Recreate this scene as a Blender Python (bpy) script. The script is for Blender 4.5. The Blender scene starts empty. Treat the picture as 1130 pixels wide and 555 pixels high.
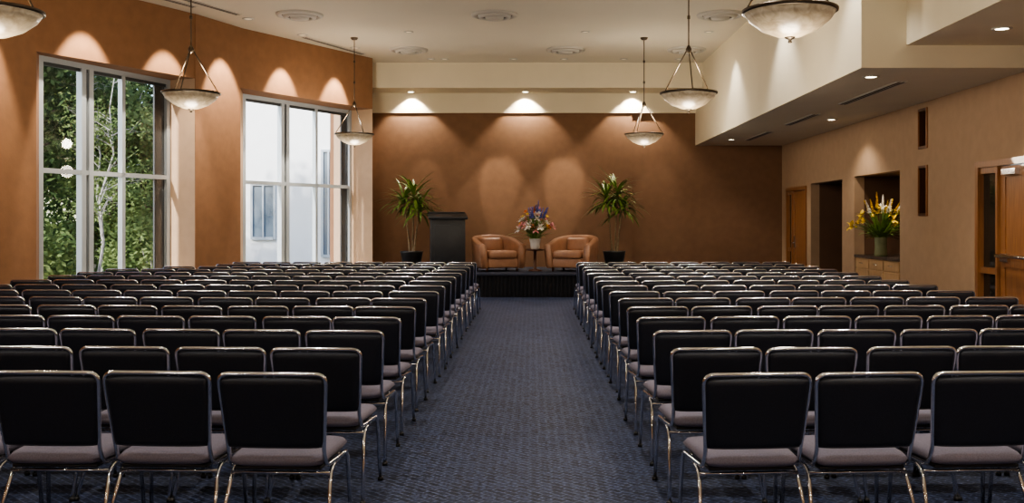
import bpy, bmesh, math, random
from mathutils import Vector, Matrix
random.seed(7)
S = bpy.context.scene
R = random.Random(11)

# ------------------------------------------------------------------ materials
def new_mat(name):
    m = bpy.data.materials.new(name); m.use_nodes = True
    nt = m.node_tree
    return m, nt, nt.nodes["Principled BSDF"]

def mat(name, col, rough=0.6, metal=0.0, var=0.0, scale=8.0, bump=0.0, bscale=60.0, col2=None, emit=None, estr=0.0,
        sheen=0.0, coat=0.0, stretch=None, spec=0.5):
    m, nt, b = new_mat(name)
    b.inputs["Base Color"].default_value = (*col, 1)
    b.inputs["Roughness"].default_value = rough
    b.inputs["Metallic"].default_value = metal
    b.inputs["Specular IOR Level"].default_value = spec
    if sheen: b.inputs["Sheen Weight"].default_value = sheen
    if coat: b.inputs["Coat Weight"].default_value = coat
    if emit:
        b.inputs["Emission Color"].default_value = (*emit, 1)
        b.inputs["Emission Strength"].default_value = estr
    tc = nt.nodes.new("ShaderNodeTexCoord")
    mp = nt.nodes.new("ShaderNodeMapping")
    nt.links.new(tc.outputs["Object"], mp.inputs["Vector"])
    if stretch: mp.inputs["Scale"].default_value = stretch
    if var > 0 or col2:
        n = nt.nodes.new("ShaderNodeTexNoise"); n.inputs["Scale"].default_value = scale
        n.inputs["Detail"].default_value = 6
        nt.links.new(mp.outputs[0], n.inputs["Vector"])
        r = nt.nodes.new("ShaderNodeValToRGB")
        c2 = col2 if col2 else tuple(c*(1-var) for c in col)
        r.color_ramp.elements[0].position = 0.32; r.color_ramp.elements[1].position = 0.68
        r.color_ramp.elements[0].color = (*c2, 1); r.color_ramp.elements[1].color = (*col, 1)
        nt.links.new(n.outputs["Fac"], r.inputs[0])
        nt.links.new(r.outputs[0], b.inputs["Base Color"])
    if bump > 0:
        n2 = nt.nodes.new("ShaderNodeTexNoise"); n2.inputs["Scale"].default_value = bscale
        nt.links.new(mp.outputs[0], n2.inputs["Vector"])
        bp = nt.nodes.new("ShaderNodeBump"); bp.inputs["Strength"].default_value = bump
        bp.inputs["Distance"].default_value = 0.01
        nt.links.new(n2.outputs["Fac"], bp.inputs["Height"])
        nt.links.new(bp.outputs[0], b.inputs["Normal"])
    return m

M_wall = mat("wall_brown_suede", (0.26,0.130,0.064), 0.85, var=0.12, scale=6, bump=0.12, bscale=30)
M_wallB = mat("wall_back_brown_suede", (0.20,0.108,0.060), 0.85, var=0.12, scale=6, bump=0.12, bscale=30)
M_wallLit = mat("wall_suede_lit", (0.44,0.30,0.195), 0.85, var=0.08, scale=6, bump=0.12, bscale=30)  # same wall suede, the stronger light on it put into the colour
M_cream = mat("cream_paint", (0.70,0.63,0.48), 0.8, var=0.04, scale=2)
M_ceil = mat("ceiling_paint", (0.66,0.61,0.50), 0.85, var=0.03, scale=1)
M_chrome = mat("chrome", (0.70,0.72,0.77), 0.12, 1.0)
M_fabric = mat("chair_back_vinyl", (0.014,0.017,0.030), 0.5, var=0.3, scale=120, bump=0.25, bscale=350)
M_seat = mat("chair_seat_fabric", (0.23,0.21,0.27), 0.85, var=0.25, scale=150, bump=0.2, bscale=300)
M_blackp = mat("black_plastic", (0.02,0.02,0.02), 0.4)
M_leather = mat("tan_leather", (0.40,0.21,0.125), 0.38, var=0.18, scale=9, bump=0.1, bscale=90)
M_wood = mat("honey_wood", (0.36,0.16,0.06), 0.35, var=0.35, scale=6, stretch=(8,8,0.6), coat=0.3)
M_wooddk = mat("dark_wood", (0.10,0.04,0.02), 0.3, var=0.35, scale=6, stretch=(6,6,0.6), coat=0.3)
M_maple = mat("maple_cabinet", (0.60,0.40,0.22), 0.4, var=0.2, scale=5, stretch=(8,8,0.7))
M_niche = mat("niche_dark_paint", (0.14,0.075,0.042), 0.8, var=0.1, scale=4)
M_frame = mat("window_frame_aluminium", (0.42,0.46,0.50), 0.35, 0.3)
M_framedk = mat("dark_frame", (0.05,0.055,0.06), 0.4, 0.3)
M_skirt = mat("stage_skirt_fabric", (0.008,0.008,0.012), 0.8, var=0.2, scale=30)
M_podium = mat("podium_dark_laminate", (0.03,0.032,0.036), 0.4, var=0.15, scale=10)
M_bronze = mat("aged_bronze", (0.10,0.08,0.06), 0.35, 0.9)
M_leaf = mat("leaf_green", (0.18,0.30,0.05), 0.45, var=0.5, scale=12)
M_stem = mat("cane_bark", (0.26,0.19,0.11), 0.8, var=0.4, scale=20)
M_soil = mat("soil", (0.05,0.03,0.02), 0.9, var=0.4, scale=40)
M_pot = mat("dark_pot", (0.03,0.03,0.03), 0.35)
M_vasew = mat("white_ceramic", (0.75,0.73,0.70), 0.25, var=0.02)
M_vaseg = mat("olive_glass_vase", (0.30,0.32,0.18), 0.1, var=0.2, scale=6)
M_white = mat("petal_white", (0.85,0.82,0.78), 0.5, var=0.06)
M_orange = mat("petal_orange", (0.85,0.22,0.04), 0.5, var=0.2)
M_red = mat("petal_red", (0.45,0.02,0.03), 0.5, var=0.2)
M_pink = mat("petal_pink", (0.80,0.35,0.36), 0.5, var=0.2)
M_blue = mat("petal_blue", (0.12,0.16,0.62), 0.5, var=0.3)
M_yellow = mat("petal_yellow", (0.85,0.60,0.03), 0.5, var=0.2)
M_vent = mat("vent_metal", (0.50,0.48,0.43), 0.5)
M_ventdk = mat("vent_shadow_gap", (0.06,0.05,0.04), 0.8)
M_lampdisc = mat("downlight_lens", (1,0.9,0.7), 0.4, emit=(1,0.88,0.65), estr=14)
M_lampdim = mat("downlight_baffle", (0.5,0.45,0.36), 0.4, emit=(1,0.86,0.62), estr=0.5)
M_base = mat("baseboard_black", (0.03,0.028,0.03), 0.5)
M_stone = mat("counter_stone", (0.12,0.10,0.09), 0.2, var=0.4, scale=40)
M_bldg = mat("building_stucco", (0.88,0.87,0.84), 0.9, var=0.04, scale=3)
M_bldgw = mat("building_glass", (0.16,0.20,0.24), 0.15)
M_ground = mat("outdoor_ground", (0.36,0.36,0.30), 0.95, var=0.5, scale=0.8)
M_bark = mat("pale_bark", (0.36,0.34,0.31), 0.9, var=0.5, scale=9)
M_barkd = mat("dark_bark", (0.10,0.07,0.05), 0.9, var=0.5, scale=9)
M_stagetop = mat("stage_carpet", (0.03,0.035,0.06), 0.9, var=0.3, scale=60)

def leafmat(name, c1, c2):
    m, nt, b = new_mat(name)
    tc = nt.nodes.new("ShaderNodeTexCoord")
    n = nt.nodes.new("ShaderNodeTexNoise"); n.inputs["Scale"].default_value = 1.3; n.inputs["Detail"].default_value = 5
    nt.links.new(tc.outputs["Object"], n.inputs["Vector"])
    r = nt.nodes.new("ShaderNodeValToRGB")
    r.color_ramp.elements[0].position = 0.35; r.color_ramp.elements[1].position = 0.65
    r.color_ramp.elements[0].color = (*c1,1); r.color_ramp.elements[1].color = (*c2,1)
    nt.links.new(n.outputs["Fac"], r.inputs[0]); nt.links.new(r.outputs[0], b.inputs["Base Color"])
    b.inputs["Roughness"].default_value = 0.7
    b.inputs["Specular IOR Level"].default_value = 0.2
    tr = nt.nodes.new("ShaderNodeBsdfTranslucent"); nt.links.new(r.outputs[0], tr.inputs[0])
    mx = nt.nodes.new("ShaderNodeMixShader"); mx.inputs[0].default_value = 0.3
    out = nt.nodes["Material Output"]
    nt.links.new(b.outputs[0], mx.inputs[1]); nt.links.new(tr.outputs[0], mx.inputs[2]); nt.links.new(mx.outputs[0], out.inputs[0])
    return m
M_fol1 = leafmat("foliage_dark", (0.012,0.028,0.010), (0.07,0.11,0.035))
M_fol2 = leafmat("foliage_light", (0.06,0.10,0.03), (0.20,0.25,0.09))

# glass
M_glass, nt, b = new_mat("window_glass")
tp = nt.nodes.new("ShaderNodeBsdfTransparent"); gl = nt.nodes.new("ShaderNodeBsdfGlossy"); gl.inputs["Roughness"].default_value = 0.02
mx = nt.nodes.new("ShaderNodeMixShader"); mx.inputs[0].default_value = 0.05
nt.links.new(tp.outputs[0], mx.inputs[1]); nt.links.new(gl.outputs[0], mx.inputs[2])
nt.links.new(mx.outputs[0], nt.nodes["Material Output"].inputs[0])
# dark door glass
M_dglass = mat("door_glass", (0.03,0.025,0.02), 0.05)

# carpet
M_carpet, nt, b = new_mat("navy_patterned_carpet")
tc = nt.nodes.new("ShaderNodeTexCoord")
mp = nt.nodes.new("ShaderNodeMapping"); mp.inputs["Rotation"].default_value = (0,0,math.radians(45))
nt.links.new(tc.outputs["Object"], mp.inputs[0])
br = nt.nodes.new("ShaderNodeTexBrick"); br.inputs["Scale"].default_value = 5.5
br.inputs["Color1"].default_value = (0.010,0.015,0.036,1); br.inputs["Color2"].default_value = (0.032,0.045,0.095,1)
br.inputs["Mortar"].default_value = (0.085,0.108,0.19,1); br.inputs["Mortar Size"].default_value = 0.028
br.inputs["Mortar Smooth"].default_value = 0.4
nt.links.new(mp.outputs[0], br.inputs[0])
n = nt.nodes.new("ShaderNodeTexNoise"); n.inputs["Scale"].default_value = 45; n.inputs["Detail"].default_value = 4
nt.links.new(tc.outputs["Object"], n.inputs["Vector"])
mr = nt.nodes.new("ShaderNodeMapRange"); mr.inputs[1].default_value = 0.3; mr.inputs[2].default_value = 0.7; mr.inputs[3].default_value = 0.1; mr.inputs[4].default_value = 1.9
nt.links.new(n.outputs["Fac"], mr.inputs[0])
ml = nt.nodes.new("ShaderNodeMix"); ml.data_type='RGBA'; ml.blend_type='MULTIPLY'; ml.inputs[0].default_value = 1
nt.links.new(br.outputs[0], ml.inputs[6]); nt.links.new(mr.outputs[0], ml.inputs[7])
nt.links.new(ml.outputs[2], b.inputs["Base Color"])
b.inputs["Roughness"].default_value = 0.6; b.inputs["Specular IOR Level"].default_value = 0.4
bp = nt.nodes.new("ShaderNodeBump"); bp.inputs["Strength"].default_value = 0.5; bp.inputs["Distance"].default_value = 0.01
nt.links.new(n.outputs["Fac"], bp.inputs["Height"]); nt.links.new(bp.outputs[0], b.inputs["Normal"])

# alabaster
M_alab, nt, b = new_mat("alabaster_glass")
tc = nt.nodes.new("ShaderNodeTexCoord")
n = nt.nodes.new("ShaderNodeTexNoise"); n.inputs["Scale"].default_value = 12; n.inputs["Detail"].default_value = 8; n.inputs["Distortion"].default_value = 0.8
nt.links.new(tc.outputs["Object"], n.inputs["Vector"])
r = nt.nodes.new("ShaderNodeValToRGB")
r.color_ramp.elements[0].position = 0.3; r.color_ramp.elements[1].position = 0.7
r.color_ramp.elements[0].color = (0.27,0.205,0.13,1); r.color_ramp.elements[1].color = (0.48,0.40,0.28,1)
nt.links.new(n.outputs["Fac"], r.inputs[0]); nt.links.new(r.outputs[0], b.inputs["Base Color"])
nt.links.new(r.outputs[0], b.inputs["Emission Color"]); b.inputs["Emission Strength"].default_value = 0.22
b.inputs["Roughness"].default_value = 0.3

# ------------------------------------------------------------------ mesh builder
class MB:
    def __init__(s): s.v=[]; s.f=[]; s.m=[]; s.s=[]; s.mats=[]
    def mi(s, m):
        if m not in s.mats: s.mats.append(m)
        return s.mats.index(m)
    def add(s, vs, fs, m, smooth=False):
        o=len(s.v); k=s.mi(m)
        s.v += [tuple(v) for v in vs]
        for f in fs:
            s.f.append(tuple(i+o for i in f)); s.m.append(k); s.s.append(smooth)
    def prism(s, poly, z0, z1, m):
        n=len(poly)
        vs=[(p[0],p[1],z0) for p in poly]+[(p[0],p[1],z1) for p in poly]
        fs=[tuple(range(n)), tuple(range(n,2*n))]+[(i,(i+1)%n,n+(i+1)%n,n+i) for i in range(n)]
        s.add(vs,fs,m)
    def box(s, x0,x1,y0,y1,z0,z1,m):
        s.prism([(x0,y0),(x1,y0),(x1,y1),(x0,y1)], z0,z1,m)
    def rbox(s, x0,x1,y0,y1,z0,z1,m,r=0.02,T=None):
        bm=bmesh.new(); bmesh.ops.create_cube(bm,size=1)
        for v in bm.verts:
            v.co=Vector(((x0+x1)/2+v.co.x*(x1-x0),(y0+y1)/2+v.co.y*(y1-y0),(z0+z1)/2+v.co.z*(z1-z0)))
        bmesh.ops.bevel(bm,geom=list(bm.edges),offset=r,segments=3,profile=0.5,affect='EDGES')
        bm.verts.index_update()
        vs=[(T@v.co if T else v.co.copy()) for v in bm.verts]; fs=[[v.index for v in f.verts] for f in bm.faces]
        bm.free(); s.add(vs,fs,m,True)
    def tube(s, pts, r, m, n=8, cap=True):
        pts=[Vector(p) for p in pts]; rings=[]
        up=None
        for i,p in enumerate(pts):
            if i==0: t=pts[1]-p
            elif i==len(pts)-1: t=p-pts[i-1]
            else: t=(pts[i+1]-p).normalized()+(p-pts[i-1]).normalized()
            t.normalize()
            if up is None:
                up=Vector((0,0,1)) if abs(t.z)<0.9 else Vector((1,0,0))
            a=t.cross(up)
            if a.length<1e-4: a=t.orthogonal()
            a.normalize(); bb=a.cross(t).normalized(); up=bb
            rr=r[i] if isinstance(r,(list,tuple)) else r
            rings.append([p+a*math.cos(2*math.pi*k/n)*rr+bb*math.sin(2*math.pi*k/n)*rr for k in range(n)])
        vs=[v for rg in rings for v in rg]; fs=[]
        for i in range(len(pts)-1):
            for k in range(n):
                fs.append((i*n+k,i*n+(k+1)%n,(i+1)*n+(k+1)%n,(i+1)*n+k))
        if cap: fs.append(tuple(range(n))); fs.append(tuple(range((len(pts)-1)*n,len(pts)*n)))
        s.add(vs,fs,m,True)
    def lathe(s, prof, c, m, n=24, smooth=True):
        vs=[];fs=[]
        for (r,z) in prof:
            for k in range(n):
                a=2*math.pi*k/n; vs.append((c[0]+r*math.cos(a),c[1]+r*math.sin(a),c[2]+z))
        for i in range(len(prof)-1):
            for k in range(n):
                fs.append((i*n+k,i*n+(k+1)%n,(i+1)*n+(k+1)%n,(i+1)*n+k))
        s.add(vs,fs,m,smooth)
    def pillow(s, c, ux, uy, uz, w0,w1,h,t, m, n=14, bow=0.0, e=6, cr=0.07):
        # c centre; ux width axis, uy height axis (w0 at -1, w1 at +1), uz thickness axis
        c=Vector(c); vs=[]; fs=[]
        for side in (1,-1):
            for j in range(n+1):
                for i in range(n+1):
                    u=-1+2*i/n; v=-1+2*j/n
                    u=math.copysign(abs(u)**0.75,u); v=math.copysign(abs(v)**0.75,v)
                    w=(w0*(1-v)+w1*(1+v))/2*0.5
                    x=u*(1-cr*abs(v)**8)*w; y=v*(1-cr*abs(u)**8)*h*0.5
                    th=t*0.5*((1-abs(u)**e)*(1-abs(v)**e))**0.4
                    vs.append(c+ux*x+uy*y+uz*(side*th+bow*(1-u*u)))
        N=(n+1)*(n+1)
        for j in range(n):
            for i in range(n):
                a=j*(n+1)+i
                fs.append((a,a+1,a+n+2,a+n+1)); fs.append((N+a,N+a+n+1,N+a+n+2,N+a+1))
        s.add(vs,fs,m,True)
    def leaf(s, base, d, L, W, droop, m, seg=6, fold=0.15):
        base=Vector(base); d=Vector(d).normalized()
        side=d.cross(Vector((0,0,1)))
        if side.length<1e-3: side=Vector((1,0,0))
        side.normalize()
        p=base.copy(); dd=d.copy(); vs=[]
        for i in range(seg+1):
            t=i/seg
            w=W*0.5*(math.sin(math.pi*min(1,0.12+t*0.88))**0.8) if t<1 else 0.001
            up=side.cross(dd).normalized()
            vs+= [p-side*w+up*fold*w, p-up*0.0, p+side*w+up*fold*w]
            p=p+dd*(L/seg); dd=(dd+Vector((0,0,-droop/seg))).normalized()
        fs=[]
        for i in range(seg):
            a=i*3; fs += [(a,a+1,a+4,a+3),(a+1,a+2,a+5,a+4)]
        s.add(vs,fs,m,True)
    def mesh(s,name,recalc=True,merge=False):
        me=bpy.data.meshes.new(name); me.from_pydata(s.v,[],s.f)
        for m in s.mats: me.materials.append(m)
        me.polygons.foreach_set("material_index",s.m); me.polygons.foreach_set("use_smooth",s.s)
        bm=bmesh.new(); bm.from_mesh(me)
        if merge: bmesh.ops.remove_doubles(bm,verts=bm.verts,dist=0.0004)
        if recalc: bmesh.ops.recalc_face_normals(bm,faces=bm.faces)
        bm.to_mesh(me); bm.free(); me.update(); return me
    def obj(s,name,loc=(0,0,0),rot=0,recalc=True,parent=None,merge=False):
        o=bpy.data.objects.new(name,s.mesh(name,recalc,merge)); S.collection.objects.link(o)
        o.location=loc; o.rotation_euler=(0,0,rot)
        if parent: o.parent=parent
        return o

def rpath(pts, r, n=5):
    pts=[Vector(p) for p in pts]; out=[pts[0]]
    for i in range(1,len(pts)-1):
        a=(pts[i-1]-pts[i]); b_=(pts[i+1]-pts[i]); rr=min(r,a.length*0.45,b_.length*0.45)
        A=pts[i]+a.normalized()*rr; B=pts[i]+b_.normalized()*rr
        for k in range(n+1):
            t=k/n; out.append(A*(1-t)**2+pts[i]*2*t*(1-t)+B*t*t)
    out.append(pts[-1]); return out

X,Y,Z=Vector((1,0,0)),Vector((0,1,0)),Vector((0,0,1))
CEIL=5.06; XR=5.82; YB=23.2; YF=-4.0
# ------------------------------------------------------------------ room shell
# inner plan line of the curved left wall
nearL=[(-8.5,YF),(-8.45,5.0),(-8.15,9.5),(-7.11,14.3)]
I0a,I1a=(-7.11,14.3),(-5.75,17.0); W0a,W1a=(-7.22,14.6),(-6.24,17.2)
I0b,I1b=(-5.33,18.2),(-3.456,21.6); W0b,W1b=(-5.51,19.0),(-3.96,21.9)
HEAD=3.96; SILL=0.50
def off(p,q,d):
    v=Vector((q[0]-p[0],q[1]-p[1])).normalized(); nrm=Vector((-v.y,v.x))*d
    return (p[0]+nrm.x,p[1]+nrm.y),(q[0]+nrm.x,q[1]+nrm.y)
w=MB()
for a,c in zip(nearL[:-1],nearL[1:]):
    ao,co=off(a,c,0.4)
    w.prism([a,c,co,ao],0,CEIL,M_wall)
oa=off(W0a,W1a,0.12); ob=off(W0b,W1b,0.12)
w.prism([I0a,W0a,oa[0],(-7.9,14.6),(-7.5,14.2)],0,CEIL,M_wall)
w.prism([I0a,I1a,W1a,W0a],HEAD,CEIL,M_wall); w.prism([I0a,I1a,W1a,W0a],0,SILL,M_wall)
w.prism([W0a,W1a,oa[1],oa[0]],HEAD,CEIL,M_wall); w.prism([W0a,W1a,oa[1],oa[0]],0,SILL,M_wall)
w.prism([I1a,I0b,W0b,ob[0],oa[1],W1a],0,CEIL,M_wallLit)  # lighter suede paints the daylight on the window reveal
w.prism([I0b,I1b,W1b,W0b],HEAD,CEIL,M_wall); w.prism([I0b,I1b,W1b,W0b],0,SILL,M_wall)
w.prism([W0b,W1b,ob[1],ob[0]],HEAD,CEIL,M_wall); w.prism([W0b,W1b,ob[1],ob[0]],0,SILL,M_wall)
w.prism([I1b,(-3.73,YB),(-4.7,YB+0.2),ob[1],W1b],0,CEIL,M_wallLit)  # reveal beside the second window, daylight painted in likewise
# plain wall brown over pier front, so only the reveals stay painted lit
f0,f1=off(I1a,I0b,-0.012)
w.prism([I1a,I0b,f1,f0],0,CEIL,M_wall)
w.obj("wall_left")
plan_out=[(-8.9,YF-.2),(-8.85,5),(-8.55,9.6),(-7.5,14.4),oa[0],oa[1],ob[0],ob[1],(-4.4,YB+.2),(7.6,YB+.2),(7.6,YF-.2)]
fl=MB(); fl.prism(plan_out,-0.15,0,M_carpet); fl.obj("floor")
c=MB(); c.prism(plan_out,CEIL,CEIL+0.2,M_ceil); c.obj("ceiling")
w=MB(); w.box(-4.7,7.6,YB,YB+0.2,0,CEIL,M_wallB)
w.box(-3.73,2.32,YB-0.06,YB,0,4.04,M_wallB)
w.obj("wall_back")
t=MB(); t.box(-3.73,3.8,YB-0.10,YB,4.04,4.50,M_cream); t.obj("trim_1")
w=MB(); w.box(-8.9,7.6,YF-0.2,YF,0,CEIL,M_wallLit); w.obj("wall_front")

# right wall with openings : (y0,y1,z0,z1)
opens=[(21.1,22.75,0,2.28),(18.7,20.8,0,2.31),(15.77,18.0,0.0,2.33),(14.65,15.0,2.60,3.2),(14.65,15.0,1.6,2.35),(11.0,13.03,0,2.29)]
ys=sorted({YF,YB}|{o[0] for o in opens}|{o[1] for o in opens})
w=MB()
for i in range(len(ys)-1):
    ym=(ys[i]+ys[i+1])/2
    ops=sorted([(o[2],o[3]) for o in opens if o[0]<ym<o[1]])
    cur=0
    for (a,b2) in ops:
        if a>cur: w.box(XR,XR+0.18,ys[i],ys[i+1],cur,a,M_wallLit)
        cur=b2
    w.box(XR,XR+0.18,ys[i],ys[i+1],cur,CEIL,M_wallLit)
w.obj("wall_right")
# alcoves behind the openings
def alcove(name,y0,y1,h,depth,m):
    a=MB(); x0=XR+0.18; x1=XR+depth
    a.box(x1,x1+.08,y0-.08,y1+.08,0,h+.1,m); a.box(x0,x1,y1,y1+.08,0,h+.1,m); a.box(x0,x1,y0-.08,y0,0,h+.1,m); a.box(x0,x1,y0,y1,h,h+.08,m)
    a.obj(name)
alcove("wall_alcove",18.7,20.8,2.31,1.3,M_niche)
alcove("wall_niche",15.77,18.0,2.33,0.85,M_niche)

# soffits / bulkheads
s_=MB(); s_.box(3.8,XR,11.5,YB,3.29,CEIL,M_cream); s_.obj("ceiling_soffit")
s_=MB(); s_.box(4.32,XR,YF,11.5,3.55,CEIL,M_cream); s_.obj("ceiling_soffit_upper")
s_=MB(); s_.box(-3.85,3.8,22.2,YB,4.50,CEIL,M_cream); s_.obj("ceiling_bulkhead")
# baseboards
b_=MB(); b_.box(2.33,XR,YB-0.02,YB,0,0.12,M_base); b_.obj("baseboard_back")
b_=MB()
for (a,c2) in [(YF,11.0),(13.03,15.77),(18.0,18.7),(20.8,21.1),(22.75,YB-.03)]:
    b_.box(XR-0.018,XR,a,c2,0,0.12,M_base)
b_.obj("baseboard_right")
b_=MB()
pl=nearL+[I1a,I0b,I1b]
for a,c2 in zip(pl[:-1],pl[1:]):
    ai,ci=off(a,c2,-0.03); b_.prism([a,c2,ci,ai],0,0.12,M_base)
b_.obj("baseboard_left")

# ------------------------------------------------------------------ windows
def window(name,W0,W1,divs,wide,darkstrip=None):
    p=Vector((W0[0],W0[1],0)); q=Vector((W1[0],W1[1],0)); L=(q-p).length; d=(q-p).normalized(); nrm=Vector((-d.y,d.x,0))
    e=bpy.data.objects.new(name,None); S.collection.objects.link(e)
    fr=MB()
    def bar(s0,s1,z0,z1,o0,o1,m):
        a=p+d*s0; c3=p+d*s1
        fr.prism([tuple((a+nrm*o0)[:2]),tuple((c3+nrm*o0)[:2]),tuple((c3+nrm*o1)[:2]),tuple((a+nrm*o1)[:2])],z0,z1,m)
    bar(0,L,HEAD-.08,HEAD-0.001,.0,.11,M_frame); bar(0,L,SILL+0.001,SILL+.09,.0,.11,M_frame)
    bar(0.001,.08,SILL+.09,HEAD-.08,.0,.11,M_frame); bar(L-.08,L-.001,SILL+.09,HEAD-.08,.0,.11,M_frame)
    for s in divs: bar(s-.035,s+.035,SILL+.09,HEAD-.08,.01,.10,M_frame)
    for s in wide:
        bar(s-.12,s-.03,SILL+.09,HEAD-.08,.0,.11,M_frame); bar(s+.03,s+.12,SILL+.09,HEAD-.08,.0,.11,M_frame)
        bar(s-.03,s+.03,SILL+.09,HEAD-.08,.05,.09,M_framedk)
    bar(.08,L-.08,2.24,2.31,.01,.10,M_frame)
    bar(.08,L-.08,HEAD-.13,HEAD-.08,.03,.09,M_framedk)
    if darkstrip: bar(darkstrip[0],darkstrip[1],SILL+.09,HEAD-.08,.06,.09,M_framedk)
    fr.obj("frame",parent=e)
    g=MB(); a=p+nrm*.055; c3=q+nrm*.055
    g.add([(a.x,a.y,SILL),(c3.x,c3.y,SILL),(c3.x,c3.y,HEAD),(a.x,a.y,HEAD)],[(0,1,2,3)],M_glass); g.obj("glass",parent=e,recalc=False)
window("window_1",W0a,W1a,[1.70],[.93],(2.46,2.70))
window("window_2",W0b,W1b,[2.14],[1.18],(3.0,3.2))
# sills
for nm,I0,I1,W0,W1 in (("trim_2",I0a,I1a,W0a,W1a),("trim_3",I0b,I1b,W0b,W1b)):
    t=MB(); t.prism([I0,I1,W1,W0],SILL,SILL+.03,M_cream); t.obj(nm)

# ------------------------------------------------------------------ doors on right wall
def door(name,y0,y1,ztop,leaf,side=None,bar=False):
    e=bpy.data.objects.new(name,None); S.collection.objects.link(e)
    f=MB(); x0=XR-.03; x1=XR+.15
    f.box(x0,x1,y0+.001,y0+.08,0,ztop-.08,M_wood); f.box(x0,x1,y1-.08,y1-.001,0,ztop-.08,M_wood); f.box(x0,x1,y0+.001,y1-.001,ztop-.08,ztop-.001,M_wood)
    if side:
        f.box(x0+.01,x1,side[0]-.05,side[0],0,ztop-.08,M_wood)
        f.box(x0+.03,x1-.02,side[0],y1-.08,0,.25,M_wood); f.box(x0+.03,x1-.02,side[0],y1-.08,.85,.93,M_wood)
        f.box(x0+.03,x1-.02,side[0],y1-.08,ztop-.16,ztop-.08,M_wood)
        f.box(x0+.08,x0+.10,side[0],y1-.08,.25,ztop-.16,M_dglass)
    f.obj("frame",parent=e)
    l=MB(); a,c2=leaf; xl=XR+.03
    l.box(xl,xl+.045,a,c2,0.01,ztop-.09,M_wood)
    # raised stiles
    for (ya,yb,za,zb) in ((a,a+.12,.01,ztop-.09),(c2-.12,c2,.01,ztop-.09),(a+.12,c2-.12,.01,.28),(a+.12,c2-.12,ztop-.22,ztop-.09),(a+.12,c2-.12,.95,1.05)):
        l.box(xl-.012,xl,ya,yb,za,zb,M_wood)
    l.obj("leaf",parent=e)
    h=MB()
    if bar:
        h.box(xl-.05,xl-.013,c2-.25,c2-.05,1.02,1.12,M_chrome); h.box(xl-.05,xl-.013,a+.05,a+.2,1.02,1.12,M_chrome)
        h.tube([(xl-.10,c2-.06,1.09),(xl-.10,a+.08,1.09)],.022,M_chrome,10)
        h.tube([(xl-.10,c2-.12,1.09),(xl-.02,c2-.12,1.09)],.018,M_chrome,8); h.tube([(xl-.10,a+.12,1.09),(xl-.02,a+.12,1.09)],.018,M_chrome,8)
        h.box(xl-.08,xl-.013,c2-.5,c2-.15,ztop-.2,ztop-.13,M_chrome)
    else:
        h.box(xl-.03,xl-.013,c2-.16,c2-.06,.95,1.2,M_chrome)
        h.tube(rpath([(xl-.02,c2-.11,1.05),(xl-.08,c2-.11,1.05),(xl-.08,c2-.26,1.05)],.02),.012,M_chrome,8)
    h.obj("handle",parent=e)
door("door_1",21.1,22.75,2.28,(21.19,22.25),side=(22.3,))
door("door_2",11.0,13.03,2.29,(11.09,12.42),side=(12.48,),bar=True)
# small framed slots
for k,(z0,z1) in enumerate(((2.60,3.2),(1.6,2.35))):
    f=MB(); y0,y1=14.65,15.0
    f.box(XR-.02,XR+.17,y0+.001,y0+.035,z0+.001,z1-.001,M_wood); f.box(XR,XR+.17,y1-.035,y1-.001,z0+.001,z1-.001,M_wooddk)
    f.box(XR-.02,XR,y1-.03,y1-.001,z0+.001,z1-.001,M_wood)
    f.box(XR-.02,XR+.17,y0+.035,y1-.035,z0+.001,z0+.04,M_wooddk); f.box(XR-.02,XR+.17,y0+.035,y1-.035,z1-.04,z1-.001,M_wooddk)
    f.box(XR+.12,XR+.15,y0+.035,y1-.035,z0+.04,z1-.04,M_dglass)
    f.obj("window_%d"%(k+3))

# niche counter
c=MB()
c.box(XR+.03,XR+.84,15.8,17.97,0.1,.88,M_maple); c.box(XR+.10,XR+.8,15.82,17.95,0.0,.1,M_base)
c.box(XR-.01,XR+.845,15.79,17.98,.88,.93,M_stone)
for i in range(3):
    y0=15.85+i*.71
    c.box(XR+.01,XR+.03,y0,y0+.67,.14,.68,M_maple); c.box(XR+.01,XR+.03,y0,y0+.67,.71,.86,M_maple)
    c.tube([(XR-.01,y0+.25,.79),(XR-.01,y0+.42,.79)],.006,M_chrome)
c.obj("counter_cabinet")

# ------------------------------------------------------------------ stage
st=MB(); SX0,SX1,SY=-3.3,2.9,20.0
st.box(SX0,SX1,SY+.02,YB-.11,0.0,.44,M_skirt)
st.rbox(SX0-.02,SX1+.02,SY-.02,YB-.105,.43,.47,M_stagetop,.008)
n=620; vs=[];fs=[]
for i in range(n+1):
    x=SX0+(SX1-SX0)*i/n; y=SY-0.0+.014*math.sin(i*2*math.pi/8)
    vs += [(x,y-.005,0.005),(x,y,.43)]
for i in range(n): fs.append((2*i,2*i+2,2*i+3,2*i+1))
st.add(vs,fs,M_skirt,True)
st.obj("stage")
STZ=.47

# podium
p=MB()
p.rbox(-.40,.40,-.26,.26,0,.06,M_podium,.012)
p.rbox(-.36,.36,-.22,.22,.06,1.10,M_podium,.012)
T=Matrix.Translation((0,0,1.16))@Matrix.Rotation(math.radians(-9),4,'X')
p.prism([(-.36,-.22),(.36,-.22),(.36,.22),(-.36,.22)],1.10,1.14,M_podium)
p.rbox(-.41,.41,-.28,.28,-.025,.03,M_podium,.01,T)
T2=T@Matrix.Translation((0,-.25,.04)); p.rbox(-.38,.38,-.012,.012,-.01,.02,M_podium,.004,T2)
p.rbox(-.28,.28,.221,.235,.2,.98,M_podium,.005)
p.obj("podium",(-1.78,21.0,STZ),math.radians(188))

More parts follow.
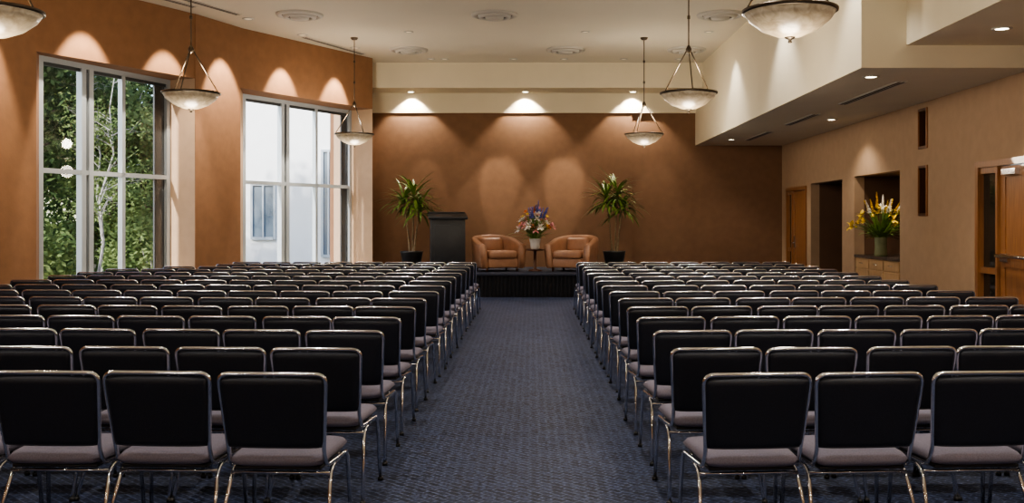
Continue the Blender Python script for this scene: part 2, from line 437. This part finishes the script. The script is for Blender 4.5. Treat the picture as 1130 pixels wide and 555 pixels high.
# armchair
def armchair():
    a=MB()
    # U sweep
    path=[]; hw=.39; fy=.40
    for k in range(7): path.append((-hw-.015*(1-k/6),fy-k*(fy+.05)/6, 0))
    for k in range(1,16):
        th=math.pi+math.pi*k/16; path.append((hw*math.cos(th),-.05+.34*math.sin(th),1))
    for k in range(7): path.append((hw+.015*k/6,-.05+k*(fy+.05)/6,0))
    N=len(path); prof_n=16; vs=[]; fs=[]
    for i,(px,py,_) in enumerate(path):
        q0=Vector(path[max(0,i-1)][:2]); q1=Vector(path[min(N-1,i+1)][:2]); tt=(q1-q0).normalized(); nr=Vector((tt.y,-tt.x)) # outward
        if nr.dot(Vector((px,py+.02)))<0: nr=-nr
        s=i/(N-1); back=math.sin(math.pi*s)**1.3
        top=.57+.20*back; th=.075
        for k in range(prof_n):
            an=2*math.pi*(k+.5)/prof_n; cx=math.cos(an); cz=math.sin(an)
            ox=math.copysign(abs(cx)**.45,cx)*th; oz=math.copysign(abs(cz)**.30,cz)
            z=(.07+top)/2+oz*(top-.07)/2
            lean=(z-.07)*.10
            vs.append((px+nr.x*(ox+lean),py+nr.y*(ox+lean),z))
    for i in range(N-1):
        for k in range(prof_n):
            fs.append((i*prof_n+k,i*prof_n+(k+1)%prof_n,(i+1)*prof_n+(k+1)%prof_n,(i+1)*prof_n+k))
    fs.append(tuple(range(prof_n))); fs.append(tuple(range((N-1)*prof_n,N*prof_n)))
    a.add(vs,fs,M_leather,True)
    a.rbox(-.33,.33,-.30,.39,.08,.28,M_leather,.03)
    a.rbox(-.315,.315,-.26,.43,.27,.44,M_leather,.055)
    a.pillow((0,-.25,.56),X,Vector((0,-.15,1)).normalized(),Y,.52,.50,.30,.16,M_leather,10)
    for sx in (-.34,.34):
        for sy in (-.26,.34): a.tube([(sx,sy,0),(sx,sy,.09)],[.02,.028],M_wooddk,8)
    return a.mesh("armchair")
am=armchair()
for nm,loc,rot in (("armchair",(-.76,21.2,STZ),math.radians(180+24)),("armchair.001",(.89,21.2,STZ),math.radians(180-24))):
    o=bpy.data.objects.new(nm,am); S.collection.objects.link(o); o.location=loc; o.rotation_euler=(0,0,rot)
# side table
t=MB(); t.lathe([(0,.44),(.19,.44),(.195,.455),(.19,.47),(0,.47)],(0,0,0),M_wooddk,32)
t.lathe([(0,0),(.15,0),(.15,.02),(.03,.05),(.03,.42),(.12,.44),(0,.44)],(0,0,0),M_wooddk,24)
t.obj("side_table",(.065,21.1,STZ))

# flowers
def bloom(m,c,d,r,mt,n=6,droop=.5,wd=.45):
    d=Vector(d).normalized(); a=d.orthogonal().normalized(); bb=d.cross(a)
    for k in range(n):
        an=2*math.pi*k/n+R.random()*.3
        dd=(a*math.cos(an)+bb*math.sin(an))*1.0+d*.55
        m.leaf(c,dd,r,r*wd,droop,mt,4,.2)
    m.tube([Vector(c),Vector(c)+d*r*.3],[r*.1,r*.04],M_yellow,5)
def arrangement(name,loc,vase,kinds,h,spread,n,nleaf):
    m=MB()
    if vase=='w': m.lathe([(0,0),(.085,0),(.10,.03),(.105,.12),(.12,.20),(.13,.22),(.115,.22),(.1,.18),(0,.18)],(0,0,0),M_vasew,24); vz=.21
    else: m.lathe([(0,0),(.10,0),(.11,.03),(.10,.15),(.105,.30),(.12,.32),(.105,.32),(.09,.28),(0,.28)],(0,0,0),M_vaseg,24); vz=.31
    for i in range(n):
        an=R.random()*2*math.pi; el=R.uniform(0,1)**.7
        rad=spread*el; hh=h*(1-.62*el**1.5)*R.uniform(.6,1.05)
        kind,mt=kinds[i%len(kinds)]
        if kind=='spike': hh=max(hh,h*.75)
        if kind=='lily': hh*=.85
        tip=Vector((rad*math.cos(an),rad*math.sin(an)*.8,vz+hh))
        b0=Vector((.04*math.cos(an),.04*math.sin(an),vz-.05)); mid=(b0+tip)/2+Vector((0,0,.06))
        m.tube([b0,mid,tip],.005,M_leaf,5)
        d=(tip-b0).normalized()+Vector((0,-.4,0))
        if kind=='lily': bloom(m,tip,d,.12,mt,6,.5,.55)
        elif kind=='daisy': bloom(m,tip,d,.07,mt,10,.1,.35)
        elif kind=='spike':
            dd=(tip-mid).normalized()
            for k in range(16):
                q=tip+dd*(-.08+.24*k/16); aa=R.random()*6.28
                bloom(m,q,Vector((math.cos(aa),math.sin(aa),.3)),.032*(1.3-k/20),mt,5,.1,.8)
        elif kind=='ball':
            for k in range(22):
                v=Vector((R.gauss(0,1),R.gauss(0,1),R.gauss(0,1))).normalized()
                m.leaf(tip+v*.02,v,.04,.03,.1,mt,2)
    for i in range(nleaf):
        an=R.random()*6.28; el=R.uniform(.1,1.1)
        d=Vector((math.cos(an)*el,math.sin(an)*el,1.1-el*.7))
        m.leaf(Vector((0,0,vz-.03))+d*R.uniform(0,.25),d,R.uniform(.18,.38)*h/.6,.05,R.uniform(.3,1.2),M_leaf,5)
    return m.obj(name,loc,recalc=False)
arrangement("flower_arrangement",(.065,21.1,STZ+.47),'w',
    [('lily',M_white),('spike',M_blue),('ball',M_orange),('lily',M_white),('lily',M_pink),('ball',M_red),('spike',M_blue),('daisy',M_yellow),('lily',M_white),('daisy',M_pink)],.70,.40,64,60)
arrangement("flower_vase",(XR+.13,17.0,.93),'g',[('ball',M_yellow),('daisy',M_yellow),('spike',M_white),('lily',M_yellow),('daisy',M_white),('spike',M_yellow)],.68,.50,44,110)

# dracaena plants
def dracaena(name,loc,H,seed):
    r=random.Random(seed); m=MB()
    m.lathe([(0,0),(.17,0),(.24,.36),(.25,.38),(.25,.41),(.225,.41),(.22,.36),(0,.36)],(0,0,0),M_pot,28)
    m.lathe([(0,.355),(.22,.355)],(0,0,0.01),M_soil,28)
    for (bx,by,hh,lean,nl) in ((.02,0,H,.03,60),(-.04,.04,H*.93,-.13,46),(.05,-.04,H*.84,.14,44)):
        top=Vector((bx+lean,by+lean*.4,hh))
        pts=[Vector((bx,by,.33)),Vector((bx+lean*.3,by,hh*.5)),top]
        m.tube(pts,[.022,.018,.015],M_stem,8)
        for k in range(nl):
            an=k*2.4+r.random()*.5; el=r.uniform(-.15,1.15)
            d=Vector((math.cos(an)*math.cos(el),math.sin(an)*math.cos(el),math.sin(el)))
            m.leaf(top-Vector((0,0,.20*(1.35-el)/1.35)),d,r.uniform(.48,.74),.052,r.uniform(.8,1.7),M_leaf,7)
    m.obj(name,loc,recalc=False)
dracaena("potted_dracaena",(-2.62,21.7,STZ),1.68,3)
dracaena("potted_dracaena.001",(1.80,21.8,STZ),1.74,9)

# ------------------------------------------------------------------ stacking chairs
def stack_chair():
    m=MB(); r=.0105
    # back posts + top rail (inverted U) continuing into front legs
    def side(sx): return [(sx*.245,.25,.0),(sx*.232,.215,.385),(sx*.222,-.15,.395),(sx*.218,-.185,.47),(sx*.246,-.255,.828)]
    L=side(-1); Rr=side(1)
    full=rpath(L+Rr[::-1],.05,5)
    m.tube(full,r,M_chrome,8)
    for sx in (-1,1):
        m.tube(rpath([(sx*.226,.06,.382),(sx*.228,-.10,.365),(sx*.258,-.27,0)],.05,4),r,M_chrome,8)
        m.tube([(sx*.245,.25,0),(sx*.245,.25,.02)],.016,M_blackp,8); m.tube([(sx*.258,-.27,0),(sx*.2565,-.264,.02)],.016,M_blackp,8)
    m.tube([(-.23,-.12,.355),(.23,-.12,.355)],.009,M_chrome,6)
    m.tube([(-.232,.17,.375),(.232,.17,.375)],.009,M_chrome,6)
    # back pad
    uy=Vector((0,-.07,.362)).normalized(); uz=Vector((1,0,0)).cross(uy)
    m.pillow(Vector((0,-.226,.65)),X,uy,uz,.450,.489,.338,.034,M_fabric,16,bow=0.006,e=14,cr=.03)
    # seat pad
    m.pillow((0,.025,.425),X,Y,Z,.445,.475,.47,.07,M_seat,14,bow=0,e=6,cr=.06)
    m.rbox(-.20,.20,-.17,.22,.378,.395,M_blackp,.006)
    return m.mesh("stacking_chair",merge=True)
cm=stack_chair()
def wall_x(d):
    pts=[(p[1],p[0]) for p in nearL+[I1a,I0b,I1b]]
    for (a,xa),(b2,xb) in zip(pts[:-1],pts[1:]):
        if a<=d<=b2: return xa+(xb-xa)*(d-a)/(b2-a)
    return -3.5
cnt=0; PITCH=.525
for row in range(15):
    d=4.47+row*.876
    for sidex,start,ncol in ((-1,.90+.255,10),(1,.73+.255,7)):
        for k in range(ncol):
            x=start+k*PITCH; y=d+.25+.05*(x-1.1)
            xx=sidex*x+R.uniform(-.012,.012); yy=y+R.uniform(-.015,.015)
            if sidex<0 and xx-.3 < max(wall_x(yy-.3),wall_x(yy+.3))+.35: continue
            o=bpy.data.objects.new("stacking_chair" if cnt==0 else "stacking_chair.%03d"%cnt,cm); cnt+=1
            S.collection.objects.link(o); o.location=(xx,yy,0)
            o.rotation_euler=(0,0,(math.radians(3) if sidex>0 else math.radians(-3))+R.uniform(-.025,.025))

# ------------------------------------------------------------------ ceiling fixtures
def lamp(name,kind,loc,energy,col=(1,.86,.66),radius=.05,size=None,blend=.5):
    l=bpy.data.lights.new(name,kind); l.energy=energy; l.color=col
    if kind in('POINT','SPOT'): l.shadow_soft_size=radius
    if kind=='SPOT': l.spot_size=math.radians(size); l.spot_blend=blend
    o=bpy.data.objects.new(name,l); S.collection.objects.link(o); o.location=loc
    return o
WARM=(1,.87,.70)
def pendant_mesh():
    m=MB(); zr=3.2
    m.lathe([(.02,zr-.21),(.10,zr-.20),(.22,zr-.15),(.32,zr-.07),(.365,zr),(.345,zr),(.30,zr-.06),(.20,zr-.13),(.09,zr-.175),(.0,zr-.185)],(0,0,0),M_alab,40)
    m.lathe([(.362,zr-.012),(.378,zr-.005),(.378,zr+.015),(.345,zr+.015),(.345,zr-.002)],(0,0,0),M_bronze,40)
    m.lathe([(0,zr-.26),(.018,zr-.25),(.012,zr-.23),(.04,zr-.215),(.045,zr-.205),(0,zr-.20)],(0,0,0),M_bronze,16)
    za=3.78
    for k in range(3):
        a=2*math.pi*k/3+.5
        m.tube([(.36*math.cos(a),.36*math.sin(a),zr+.01),(.15*math.cos(a),.15*math.sin(a),zr+.36),(.02*math.cos(a),.02*math.sin(a),za)],.0085,M_bronze,6)
    m.lathe([(0,za-.06),(.035,za-.03),(.04,za),(.015,za+.05),(0,za+.06)],(0,0,0),M_bronze,16)
    m.tube([(0,0,za),(0,0,CEIL-.03)],.009,M_bronze,8)
    for zz in (4.2,4.6): m.lathe([(0,zz-.03),(.02,zz-.02),(.02,zz+.02),(0,zz+.03)],(0,0,0),M_bronze,12)
    m.lathe([(0,CEIL-.05),(.05,CEIL-.045),(.075,CEIL-.01),(.075,CEIL),(0,CEIL)],(0,0,0),M_bronze,20)
    return m.mesh("pendant_lamp")
pm=pendant_mesh()
PL=[(-4.48,13.1),(-3.42,19.2),(2.16,19.2),(2.06,13.1),(2.07,8.0),(-4.32,8.0),(2.07,2.8),(-4.4,2.8),(2.07,-2),(-4.4,-2)]  # last four hang out of view, added as fill
for i,(x,y) in enumerate(PL):
    o=bpy.data.objects.new("pendant_lamp" if i==0 else "pendant_lamp.%03d"%i,pm); S.collection.objects.link(o); o.location=(x,y,0)
    o.rotation_euler=(0,0,i*.7)
    a=lamp("bulb_%d"%i,'POINT',(0,0,3.42),62,WARM,.12); a.parent=o
    a=lamp("bowl_fill_%d"%i,'POINT',(0,0,2.74),34,WARM,.15); a.parent=o  # extra point light added below the bowl to brighten the soffit underside

def diffuser(x,y,i):
    m=MB(); z=CEIL
    m.lathe([(.40,0),(.39,-.03),(.33,-.045),(.32,-.02),(.30,-.02)],(0,0,z),M_vent,40)
    m.lathe([(.32,-.003),(.0,-.003)],(0,0,z),M_ventdk,40)
    m.lathe([(.29,-.01),(.27,-.06),(.22,-.075),(.20,-.05)],(0,0,z),M_vent,40)
    m.lathe([(.17,-.02),(.15,-.08),(.0,-.09)],(0,0,z),M_vent,40)
    o=m.obj("ceiling_diffuser" if i==0 else "ceiling_diffuser.%03d"%i,(x,y,0),recalc=False)
for i,(x,y) in enumerate([(-3.97,17.05),(-.64,17.05),(3.22,17.05),(-2.54,20.5),(.69,20.5),(3.18,20.5),(-.64,9),(3.2,5)]): diffuser(x,y,i)

def slot(name,p,q,z,wd=.09):
    m=MB(); a,b2=off(p,q,wd); m.prism([p,q,b2,a],z-.012,z,M_vent)
    a1,b1=off(p,q,wd*.25); a2,b3=off(p,q,wd*.42); m.prism([a1,b1,b3,a2],z-.015,z-.011,M_ventdk)
    a1,b1=off(p,q,wd*.6); a2,b3=off(p,q,wd*.8); m.prism([a1,b1,b3,a2],z-.015,z-.011,M_ventdk)
    m.obj(name)
slot("linear_vent",(4.75,12.6),(4.75,15.0),3.29,.14)
slot("linear_vent.001",(4.75,16.4),(4.75,18.2),3.29,.14)
slot("linear_vent.002",(4.75,19.6),(4.75,21.6),3.29,.14)
slot("linear_vent.003",(-5.55,15.6),(-4.95,17.0),CEIL,.14)
slot("linear_vent.004",(-6.0,15.3),(-5.5,16.4),CEIL,.14)
slot("linear_vent.005",(-4.3,19.1),(-3.5,21.0),CEIL,.14)

dl=0
def downlight(x,y,z,energy,size,target=None,blend=.6,col=WARM,glow=True,r=.075):
    global dl
    m=MB()
    m.lathe([(r+.03,0),(r+.03,-.008),(r,-.012),(r-.01,-.003)],(0,0,0),M_vent,24)
    m.lathe([(r-.005,-.005),(0,-.005)],(0,0,0),M_lampdisc if glow else M_lampdim,24)
    o=m.obj("downlight" if dl==0 else "downlight.%03d"%dl,(x,y,z),recalc=False)
    if energy>0:
        l=lamp("lamp_%d"%dl,'SPOT',(0,0,-.03),energy,col,.04,size=size,blend=blend)
        l.parent=o
        if target: l.rotation_euler=(Vector(target)-Vector((x,y,z-.03))).to_track_quat('-Z','Y').to_euler()
    dl+=1
# wall washers in bulkhead over the cream strip
for x in (-2.78,-.15,2.32):
    downlight(x,22.88,4.50,210,100,(x,23.10,3.6),.35)
# accents on the brown back wall
for x,tx,e_ in ((-2.2,-2.5,130),(-1.9,-.55,330),(.7,-1.05,330),(-.4,.95,330),(2.0,.5,330),(3.2,2.9,90)):
    downlight(x,21.7,CEIL,e_,22,(tx,23.1,2.0),.4,glow=False,r=.06)
# left wall scallops
for (x,y,tx,ty) in ((-6.15,14.7,-6.75,15.0),(-5.45,16.1,-6.0,16.4),(-4.95,17.4,-5.5,17.7),(-4.35,18.9,-4.85,19.15),(-3.6,20.3,-4.1,20.5),(-6.7,12.9,-7.4,13.1)):
    downlight(x,y,CEIL,620,50,(tx,ty,3.3),.45,glow=False)
# soffit lights
for (x,y) in ((4.15,12.2),(5.2,17.3),(4.3,21.5)): downlight(x,y,3.29,60,120)
for (x,y) in ((4.95,10.5),(4.95,7),(4.95,3)): downlight(x,y,3.55,110,120)
downlight(XR+.45,16.6,2.33,40,120,r=.04)  # added lamp inside the niche, put there to brighten it
# ceiling downlights added as fill light, also behind the camera
for y in (-2.5,1.0,4.5,8.0,11.5,15.0,18.6):
    for x in (-5.6,-2.3,1.0,3.3):
        if x<wall_x(y)+1.2: continue
        downlight(x,y,CEIL,160,90,col=(1,.95,.88),glow=False,r=.06)

# ------------------------------------------------------------------ exterior
g=MB(); g.add([(-120,-60,-.35),(60,-60,-.35),(60,160,-.35),(-120,160,-.35)],[(0,1,2,3)],M_ground); g.obj("outdoor_ground",recalc=False)
bd=MB(); bd.box(-11.2,6,34,46,-.35,8.5,M_bldg)
bd.box(-11.3,6.1,33.9,34,8.0,8.5,M_bldg)
for (x0,x1,z0,z1) in ((-9.5,-8.8,1.0,2.75),(-7.1,-6.75,.4,3.9),(-5.2,-4.2,1.0,2.75)):
        bd.box(x0,x1,33.96,33.99,z0,z1,M_bldgw); bd.box(x0-.08,x0,33.9,33.99,z0-.08,z1+.08,M_frame); bd.box(x1,x1+.08,33.9,33.99,z0-.08,z1+.08,M_frame)
        bd.box(x0,x1,33.9,33.99,z1,z1+.08,M_frame); bd.box(x0,x1,33.88,33.99,z0-.1,z0,M_frame); bd.box((x0+x1)/2-.03,(x0+x1)/2+.03,33.9,33.97,z0,z1,M_frame)
bd.obj("neighbor_building")
def tree(name,x,y,H,spread,nl,bark,fol,seed,low=.35,lsize=.14,trunk=.14):
    r=random.Random(seed); m=MB()
    top=Vector((r.uniform(-.5,.5),r.uniform(-.5,.5),H)); pts=[Vector((0,0,-.35))]
    for k in range(1,6):
        t=k/5; pts.append(Vector((top.x*t+r.uniform(-.15,.15),top.y*t+r.uniform(-.15,.15),H*t*.85)))
    m.tube(pts,[trunk*(1-.15*k) for k in range(6)],bark,8)
    cl=[]
    for k in range(18):
        t=r.uniform(low,1); i=min(4,int(t*5)); b0=pts[i].lerp(pts[i+1],t*5-i if t<1 else 1)
        an=r.random()*6.28; ln=spread*r.uniform(.5,1)*(1.15-.5*t)
        e=b0+Vector((math.cos(an)*ln,math.sin(an)*ln,ln*r.uniform(.1,.8)))
        m.tube([b0,b0.lerp(e,.5)+Vector((0,0,.1)),e],[trunk*.35,trunk*.22,trunk*.08],bark,5); cl+= [e,b0.lerp(e,.6)]
        for j in range(3):
            e2=e+Vector((r.uniform(-1,1),r.uniform(-1,1),r.uniform(-.2,.9)))*spread*.35
            m.tube([b0.lerp(e,.7),e2],[trunk*.12,trunk*.04],bark,4); cl.append(e2)
    vs=[];fs=[]
    for k in range(nl):
        c0=r.choice(cl)+Vector((r.gauss(0,1),r.gauss(0,1),r.gauss(0,.8)))*spread*.17
        a=Vector((r.gauss(0,1),r.gauss(0,1),r.gauss(0,1))).normalized()*lsize*r.uniform(.5,1); b3=a.orthogonal().normalized()*lsize*.4
        o=len(vs); vs+=[c0-a,c0+b3,c0+a,c0-b3]; fs.append((o,o+1,o+2,o+3))
    m.add(vs,fs,fol); m.obj(name,(x,y,0),recalc=False)
tree("oak_tree",-13.2,24.5,9,2.6,15000,M_barkd,M_fol1,1)
tree("oak_tree.001",-18.0,34,10,3.8,15000,M_barkd,M_fol1,2,low=.15,lsize=.18)
tree("oak_tree.002",-21.0,48,8,4.2,14000,M_barkd,M_fol1,3,low=.1,lsize=.2)
tree("oak_tree.003",-27,55,9,5.0,15000,M_barkd,M_fol2,4,low=.1,lsize=.22)
tree("oak_tree.004",-14.4,37,6.8,2.4,12000,M_barkd,M_fol1,5,low=.15,lsize=.16)
tree("oak_tree.005",-11.4,27.5,5.5,1.5,6000,M_barkd,M_fol2,8,low=.1,lsize=.12,trunk=.07)
for i,(x,y) in enumerate(((-9.9,22.5),(-11.2,26.0),(-12.6,30.0))):
    tree("birch_tree" if i==0 else "birch_tree.%03d"%i,x,y,6+i*.4,1.2,1500,M_bark,M_fol2,20+i,low=.25,lsize=.06,trunk=.04)
for i,(x,y) in enumerate(((-10.8,20.8),(-12.4,28.0),(-9.9,26.0),(-15,31),(-13,34.5),(-17,39),(-21,31),(-15.5,43),(-22,42))):
    r=random.Random(50+i); m=MB(); vs=[];fs=[]
    for k in range(7): m.tube([(0,0,-.35),(r.uniform(-.5,.5),r.uniform(-.5,.5),r.uniform(.6,1.4))],[.02,.008],M_bark,4)
    for k in range(3600):
        v=Vector((r.gauss(0,1),r.gauss(0,1),r.gauss(0,1))).normalized(); c0=Vector((v.x*1.2,v.y*1.2,.6+v.z*1.0))*r.uniform(.65,1.1)
        a=Vector((r.gauss(0,1),r.gauss(0,1),r.gauss(0,1))).normalized()*.08; b3=a.orthogonal().normalized()*.04
        o=len(vs); vs+=[c0-a,c0+b3,c0+a,c0-b3]; fs.append((o,o+1,o+2,o+3))
    m.add(vs,fs,M_fol2 if i%2==0 else M_fol1); m.obj("garden_shrub" if i==0 else "garden_shrub.%03d"%i,(x,y,0),recalc=False)

# ------------------------------------------------------------------ sun + sky
sl=bpy.data.lights.new("sun",'SUN'); sl.energy=8; sl.angle=math.radians(1.5); sl.color=(1,.97,.93)
so=bpy.data.objects.new("sun",sl); S.collection.objects.link(so)
so.rotation_euler=Vector((.50,.70,-.52)).to_track_quat('-Z','Y').to_euler()
wd=bpy.data.worlds.new("sky"); S.world=wd; wd.use_nodes=True; nt=wd.node_tree
bg=nt.nodes["Background"]; sk=nt.nodes.new("ShaderNodeTexSky"); sk.sky_type='NISHITA'; sk.sun_disc=False
sk.sun_elevation=math.radians(35); sk.sun_rotation=math.radians(215)
nt.links.new(sk.outputs[0],bg.inputs[0]); bg.inputs[1].default_value=.5

# ------------------------------------------------------------------ camera
cd=bpy.data.cameras.new("camera"); cd.sensor_width=36; cd.lens=36*1100/1130; cd.shift_x=-22/1130; cd.shift_y=-32.5/1130
co=bpy.data.objects.new("camera",cd); S.collection.objects.link(co); co.location=(0,0,1.51); co.rotation_euler=(math.radians(90),0,0)
S.camera=co
S.view_settings.view_transform='AgX'
try: S.view_settings.look='AgX - Medium High Contrast'
except Exception as ex: print(ex)
S.view_settings.exposure=0.15
